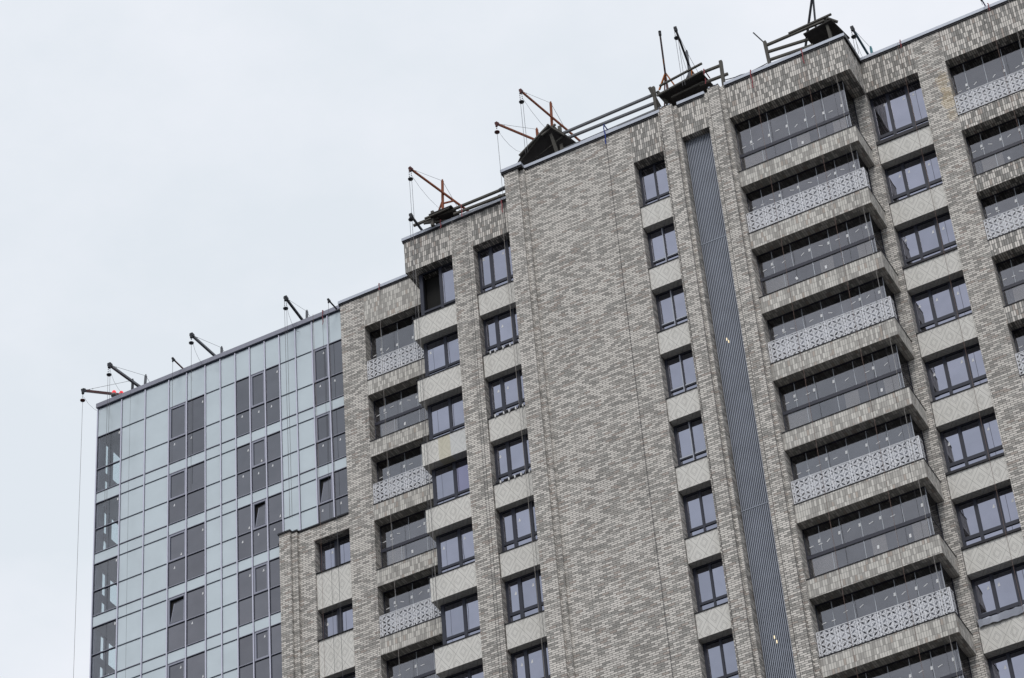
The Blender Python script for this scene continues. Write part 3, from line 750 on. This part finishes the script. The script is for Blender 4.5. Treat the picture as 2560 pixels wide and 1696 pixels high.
hoist('black hoist with a grey post and hanging hook right of the orange tripod hoist', G1, (-25.71, -.6, 82.63), (-26.07, 1.6, 82.27), 'steel_dark', ((-26.01, 1.2, 83.09), (-26.05, 1.2, 80.9)), 'steel_grey', 82.16, 79.5, r=.055, nc=2,
      legs=(((-26.05, 1.2, 81.9), (-26.45, 1.2, 81.2)), ((-26.05, 1.2, 81.9), (-25.7, 1.3, 81.5))))
hoist('dark hoist frame cut by the top of the picture above the upper right platform', G1, (-20.25, .1, 82.3), (-21.14, .8, 80.39), 'steel_dark', ((-20.35, .3, 82.2), (-20.62, .8, 81.0)), 'steel_grey', None, None, r=.05, stays=False, postr=.045, ext=.3)
hoist('dark teal hoist with pale teal post right of the stepped parapet corner', G1, (-19.26, .9, 80.44), (-19.25, 2.5, 80.35), 'teal', ((-19.28, 3.2, 81.4), (-19.33, 3.2, 79.2)), 'teal_l', 80.02, 79.0, r=.055, nc=2)
hoist('thin blue boom at the top right edge of the roof', G1, (-14.27, .9, 79.28), (-14.32, 1.6, 79.59), 'blue', None, None, None, 78.9, r=.03)

# obstruction lamps
for (x, y, z_, lb) in ((-54.17, 3.45, 79.62, 'left and higher lamp of the red pair on the glass tower corner'), (-53.80, 3.45, 79.42, 'right lamp of the red pair on the glass tower, half hidden by the coping')):
    L_ = empty('obstruction_lamp', (x, y, z_), lb, 'lamp', 'red obstruction lamps')
    for nm, prof, mt in (('lamp_base', [(.03, -.25), (.03, -.02), (.08, .0), (.13, .05), (.135, .10), (.10, .17)], 'lampgrey'), ('lens', [(.09, .171), (.095, .24), (.07, .31), (.03, .34)], 'lens')):
        under(MB().lathe((x, y, z_), prof, 18).build(nm, mt), L_)

# ------------------------------------------------------------------ guard rails and platforms
G2 = 'temporary timber guard rails on the roof'
def rails(label, lines, posts, mat='wood', extra=()):
    a_ = lines[0][0]
    R_ = empty('guard_rail', (a_[0], a_[1], ZR), label, 'guard rail', G2)
    for (p, q) in lines: under(MB().beam(p, q, .065, sq=True).build('rail', mat), R_)
    for (p, q) in posts: under(MB().beam(p, q, .085, sq=True).build('post', 'wood'), R_)
    return R_
rails('timber rails on the lower roof left of the big blank wall', [((-38.3, .9, 79.62), (-33.75, .9, 79.60)), ((-36.5, .9, 79.35), (-33.75, .9, 79.26)), ],
      [((-37.42, .9, 79.95), (-37.46, .9, 79.2)), ((-34.6, 1.25, 79.7), (-34.6, 1.25, 79.2))])
rails('three long dark rails above the middle of the blank brick wall', [((-31.7, .3, 80.57), (-27.2, .3, 80.62)), ((-31.5, .3, 80.24), (-27.2, .3, 80.17)), ((-31.3, .3, 79.72), (-27.1, .3, 79.78))],
      [((-31.35, .3, 81.0), (-31.35, .3, 79.3)), ((-27.25, .25, 80.95), (-27.25, .25, 79.3))], mat='steel_grey')
rails('short pair of rails ending at a post above the pier beside the louver', [((-25.5, .3, 80.72), (-24.35, .3, 80.68)), ((-25.4, .3, 80.15), (-24.2, .3, 80.10))],
      [((-24.41, .3, 80.9), (-24.44, .3, 79.35))])
rails('three rails with a leaning post above the projecting balcony parapet', [((-22.55, .3, 80.73), (-19.95, .3, 80.76)), ((-22.48, .3, 80.36), (-20.85, .3, 80.15)), ((-22.45, .3, 79.92), (-20.7, .3, 79.76))],
      [((-22.55, .3, 80.95), (-22.5, .3, 79.35)), ((-20.0, .35, 80.8), (-20.0, .35, 79.3))])

G3 = 'site platforms on the roof edge'
def platform(label, deck, th, mat, joists=(), sheet=None):
    c = deck[0]
    R_ = empty('site_platform', (c[0], c[1], ZR), label, 'platform', G3)
    mb = MB(); n = len(deck)
    low = [Vector(p) for p in deck]; hi = [p+Vector((0, 0, th)) for p in low]
    mb.quad(list(reversed(low))); mb.quad(hi)
    for i_ in range(n):
        j = (i_+1) % n; mb.quad([low[i_], low[j], hi[j], hi[i_]])
    under(mb.build('deck', mat), R_)
    for i_, (p, q, r) in enumerate(joists):
        under(MB().beam(p, q, r, sq=True).build('beam', 'wood'), R_)
    return R_
platform('small timber deck under the rust orange hoist over the bay', [(-37.5, .68, 79.62), (-36.5, .72, 79.66), (-36.35, 1.4, 79.42), (-37.4, 1.35, 79.38)], .05, 'sheet',
         [((-37.7, .72, 79.56), (-36.6, .76, 79.64), .045), ((-37.75, .8, 79.4), (-36.9, 1.2, 79.45), .05), ((-37.85, .9, 79.5), (-37.2, .95, 79.55), .05)])
platform('tilted dark sheet platform at the left corner of the blank wall roof', [(-33.55, .25, 79.45), (-32.9, -.1, 79.95), (-31.5, -.32, 80.58), (-31.15, .05, 80.35), (-30.75, .5, 79.9), (-31.3, .9, 79.4)], .05, 'sheet',
         [((-33.0, -.12, 79.92), (-31.5, -.36, 80.64), .05), ((-31.6, -.36, 80.68), (-31.1, .05, 80.2), .05), ((-31.6, -.15, 80.6), (-31.5, .25, 79.35), .085), ((-33.3, .3, 79.55), (-31.2, .1, 80.2), .035), ((-33.1, .5, 79.35), (-31.0, .5, 79.9), .035), ((-33.6, .2, 79.5), (-31.55, -.37, 80.6), .04), ((-31.5, .1, 80.9), (-31.0, .6, 80.0), .045), ((-31.9, -.3, 80.3), (-31.3, -.2, 80.68), .05)])
platform('dark planked platform with a pale edge beam above the louver', [(-27.05, .15, 80.25), (-25.1, -.1, 80.28), (-24.95, .95, 80.2), (-26.9, 1.15, 80.2)], .06, 'sheet',
         [((-27.1, .12, 80.3), (-25.05, -.12, 80.33), .055), ((-26.9, .5, 80.75), (-25.2, .35, 80.82), .05), ((-27.35, .1, 80.85), (-27.0, .6, 79.3), .085), ((-27.1, .2, 80.6), (-26.75, .55, 79.8), .07), ((-26.9, .9, 80.0), (-25.0, .8, 80.0), .05), ((-26.9, .0, 80.62), (-25.0, -.2, 80.66), .05), ((-26.6, .3, 80.1), (-25.2, .2, 80.12), .035)])
# hanging dark sheet at the back of that platform and of the right one
platform('dark platform at the upper right corner of the projecting parapet', [(-20.95, .1, 80.28), (-19.75, -.02, 80.32), (-19.45, 1.0, 80.05), (-20.75, 1.1, 80.0)], .06, 'sheet',
         [((-21.5, .08, 80.62), (-19.7, -.02, 80.60), .05), ((-20.0, .1, 80.7), (-19.95, .25, 79.3), .07), ((-19.9, .0, 80.5), (-19.6, .3, 80.4), .06)])
# windbreak sheets standing behind the rails
for (x0, x1, y, z0, z1, lb) in ((-26.95, -25.0, 1.3, 79.2, 80.3, 'dark tarpaulin sheet standing behind the platform over the louver'), (-20.9, -19.75, 1.0, 79.2, 80.2, 'dark tarpaulin sheet under the upper right platform'), (-32.9, -31.9, .8, 79.2, 79.95, 'dark tarpaulin sheet below the tilted platform')):
    mb = MB(); n = 14
    for i_ in range(n):
        a_ = x0+(x1-x0)*i_/n; b_ = x0+(x1-x0)*(i_+1)/n
        mb.box(a_, b_, y+.03*math.sin(i_*1.7), y+.03*math.sin(i_*1.7)+.012, z0, z1-.05*abs(math.sin(i_)))
    tag(mb.build('tarpaulin', 'sheet', None, (x0, y, z0)), lb, 'tarpaulin', 'tarpaulins under the platforms')
tag(MB().beam((-22.93, .3, 81.66), (-22.52, .3, 80.8), .025).lathe((-22.52, .3, 80.7), [(.05, 0), (.05, .2), (.02, .24)], 8).build('antenna_rod', 'steel_dark', None, (-22.5, .3, 80.7)), 'thin black rod leaning left from the post of the upper right rails', 'rod')
cbm = []
for i_ in range(9):
    t = i_/8; cbm.append((-24.4+1.8*t, .3, 79.86-.05*t-.10*math.sin(math.pi*t)+(.03 if i_ == 3 else 0)))
tag(MB().poly(cbm, .018, 0, 5).build('roof_cable', 'steel_dark', None, (-24.4, .3, 79.8)), 'black cable strung just above the parapet between two rail posts', 'cable')
tag(MB().box(-30.5, -28.9, .15, .5, 79.38, 79.62).box(-30.2, -29.6, .1, .14, 79.4, 79.58).build('metal_offcut', 'coping', None, (-30, .3, 79.4)), 'pale metal sheet lying on the roof edge beside the blue strap', 'metal sheet')

# ------------------------------------------------------------------ webbing straps and loose ropes
G4 = 'webbing straps hung over the parapet'
def strap(label, x, y, z0, z1, mat, w_=.045):
    w_ = w_*.75
    mb = MB(); n = 5
    for i_ in range(n):
        za, zb = z1-(z1-z0)*i_/n, z1-(z1-z0)*(i_+1)/n
        dx = .02*math.sin(i_*2.1+x); dx2 = .02*math.sin((i_+1)*2.1+x)
        mb.quad([(x+dx-w_/2, y, za), (x+dx2-w_/2, y, zb), (x+dx2+w_/2, y, zb), (x+dx+w_/2, y, za)])
        mb.quad([(x+dx-w_/2, y+.008, za), (x+dx+w_/2, y+.008, za), (x+dx2+w_/2, y+.008, zb), (x+dx2-w_/2, y+.008, zb)])
    mb.box(x-w_/2, x+w_/2, y+.01, y+.6, z1-.006, z1+.004)
    tag(mb.build('webbing_strap', mat, None, (x, y, z0)), label, 'strap', G4)
strap('red strap hanging over the glass tower coping next to the brick building', -43.87, 3.20, 78.70, 79.47, 'red')
strap('short red strap on the coping above the left balconies', -41.06, 2.92, 79.02, 79.40, 'red', .04)
strap('red strap above the bay window corner', -37.15, .98, 79.0, 79.45, 'red')
strap('red strap knotted on the rail below the rust orange mast', -36.10, .80, 78.95, 79.60, 'red')
strap('red strap beside the left edge of the blank wall', -34.42, .95, 78.45, 79.15, 'red', .05)
strap('blue strap hanging over the top of the blank wall', -29.35, -.10, 78.70, 79.75, 'bluew', .06)
strap('red strap over the parapet left above the projecting balconies', -23.19, -.10, 78.45, 79.42, 'red', .05)
strap('red strap over the parapet right above the projecting balconies', -21.08, -.10, 78.62, 79.42, 'red', .05)
strap('short red strap on the parapet above the top right wide window', -17.70, 1.42, 78.95, 79.40, 'red', .04)
strap('short pink red strap on the parapet above the right balconies', -14.16, 1.42, 79.02, 79.42, 'red', .04)
strap('red strap on the short rail left of the louver post', -25.1, .18, 79.95, 80.75, 'red', .06)
strap('rusty strap round the edge beam over the louver platform', -25.55, .05, 80.35, 80.85, 'orange', .05)
G5 = 'ropes hanging down the facade'
def rope(label, x, y, z1, z0, mat, r=.0085, kn=0):
    r = r*.72
    pts = []; n = 14
    for i_ in range(n+1):
        t = i_/n; pts.append((x+.02*math.sin(t*5+x), y, z1+(z0-z1)*t))
    mb = MB().poly(pts, r, 0, 4)
    tag(mb.build('rope', mat, None, (x, y, z0)), label, 'rope', G5)
rope('brown rope crossing the low block windows', -44.163, 2.94, 79.2, 58, 'rope_b')
rope('black rope right of the brown one across the low block windows', -43.739, 2.94, 79.2, 58, 'rope_d')
rope('pale rope down the left balcony column', -41.092, 2.94, 79.3, 60, 'rope_l')
rope('pale rope crossing the corner of the projecting bay', -38.392, 1.02, 79.2, 60, 'rope_l', .008)
rope('pale thin rope down the left edge of the pier between bay and three-light windows', -36.65, .95, 79.3, 50, 'rope_l', .007)
rope('dark rope down the middle of the pier between bay and three-light windows', -36.08, .9, 79.3, 50, 'rope_d', .009)
rope('pale rope in front of the right mullions of the three-light windows', -34.467, 1.0, 79.3, 52, 'rope_l', .011)
rope('dark rope beside the pale one before the three-light windows', -34.356, 1.0, 79.3, 52, 'rope_d', .009)
rope('dark rope down the right part of the blank wall below the blue strap', -29.37, -.06, 78.75, 45, 'rope_d', .011)
rope('thin pale rope down the left part of the blank wall', -31.95, -.06, 79.2, 45, 'rope_l', .006)
rope('reddish rope before the left part of the projecting balconies', -23.125, -0.13, 79.2, 48, 'rope_b', .009)
rope('reddish rope before the middle of the projecting balconies', -21.022, -0.13, 79.2, 48, 'rope_b', .009)
rope('pale rope at the right end of the projecting balconies', -19.945, -0.13, 79.2, 48, 'rope_l', .008)
rope('thin dark rope left of the pale one at the end of the projecting balconies', -20.146, -0.13, 79.2, 48, 'rope_d', .007)
rope('brown rope hanging before the wide right windows', -17.826, 1.44, 79.3, 48, 'rope_b', .009)
rope('brown rope before the right balconies', -14.2, 1.44, 79.2, 55, 'rope_b', .009)
rope('pale rope before the right balconies near the picture edge', -13.374, 1.44, 79.2, 55, 'rope_l', .009)
rope('thin dark rope down the pale panels of the glass tower', -52.95, 2.9, 79.0, 58, 'rope_d', .007)

# crumpled film on one sill
mb = MB(); n = 12; prev = None
for i_ in range(n+1):
    x = -19.38+1.95*i_/n; base = 53.48
    row_ = [(x, PW+.02-.05*random.random(), base-.05-.06*random.random()), (x+.03*random.random(), PW-.03-.05*random.random(), base+.12+.06*random.random()), (x, PW+.2, base+.2+.18*random.random())]
    if prev:
        for j in range(2):
            mb.quad([prev[j], row_[j], row_[j+1], prev[j+1]])
    prev = row_
tag(mb.build('plastic_film', 'film', None, (-18.4, PW, 53.5)), 'crumpled grey plastic film on the sill of a wide window at the lower right', 'plastic film')
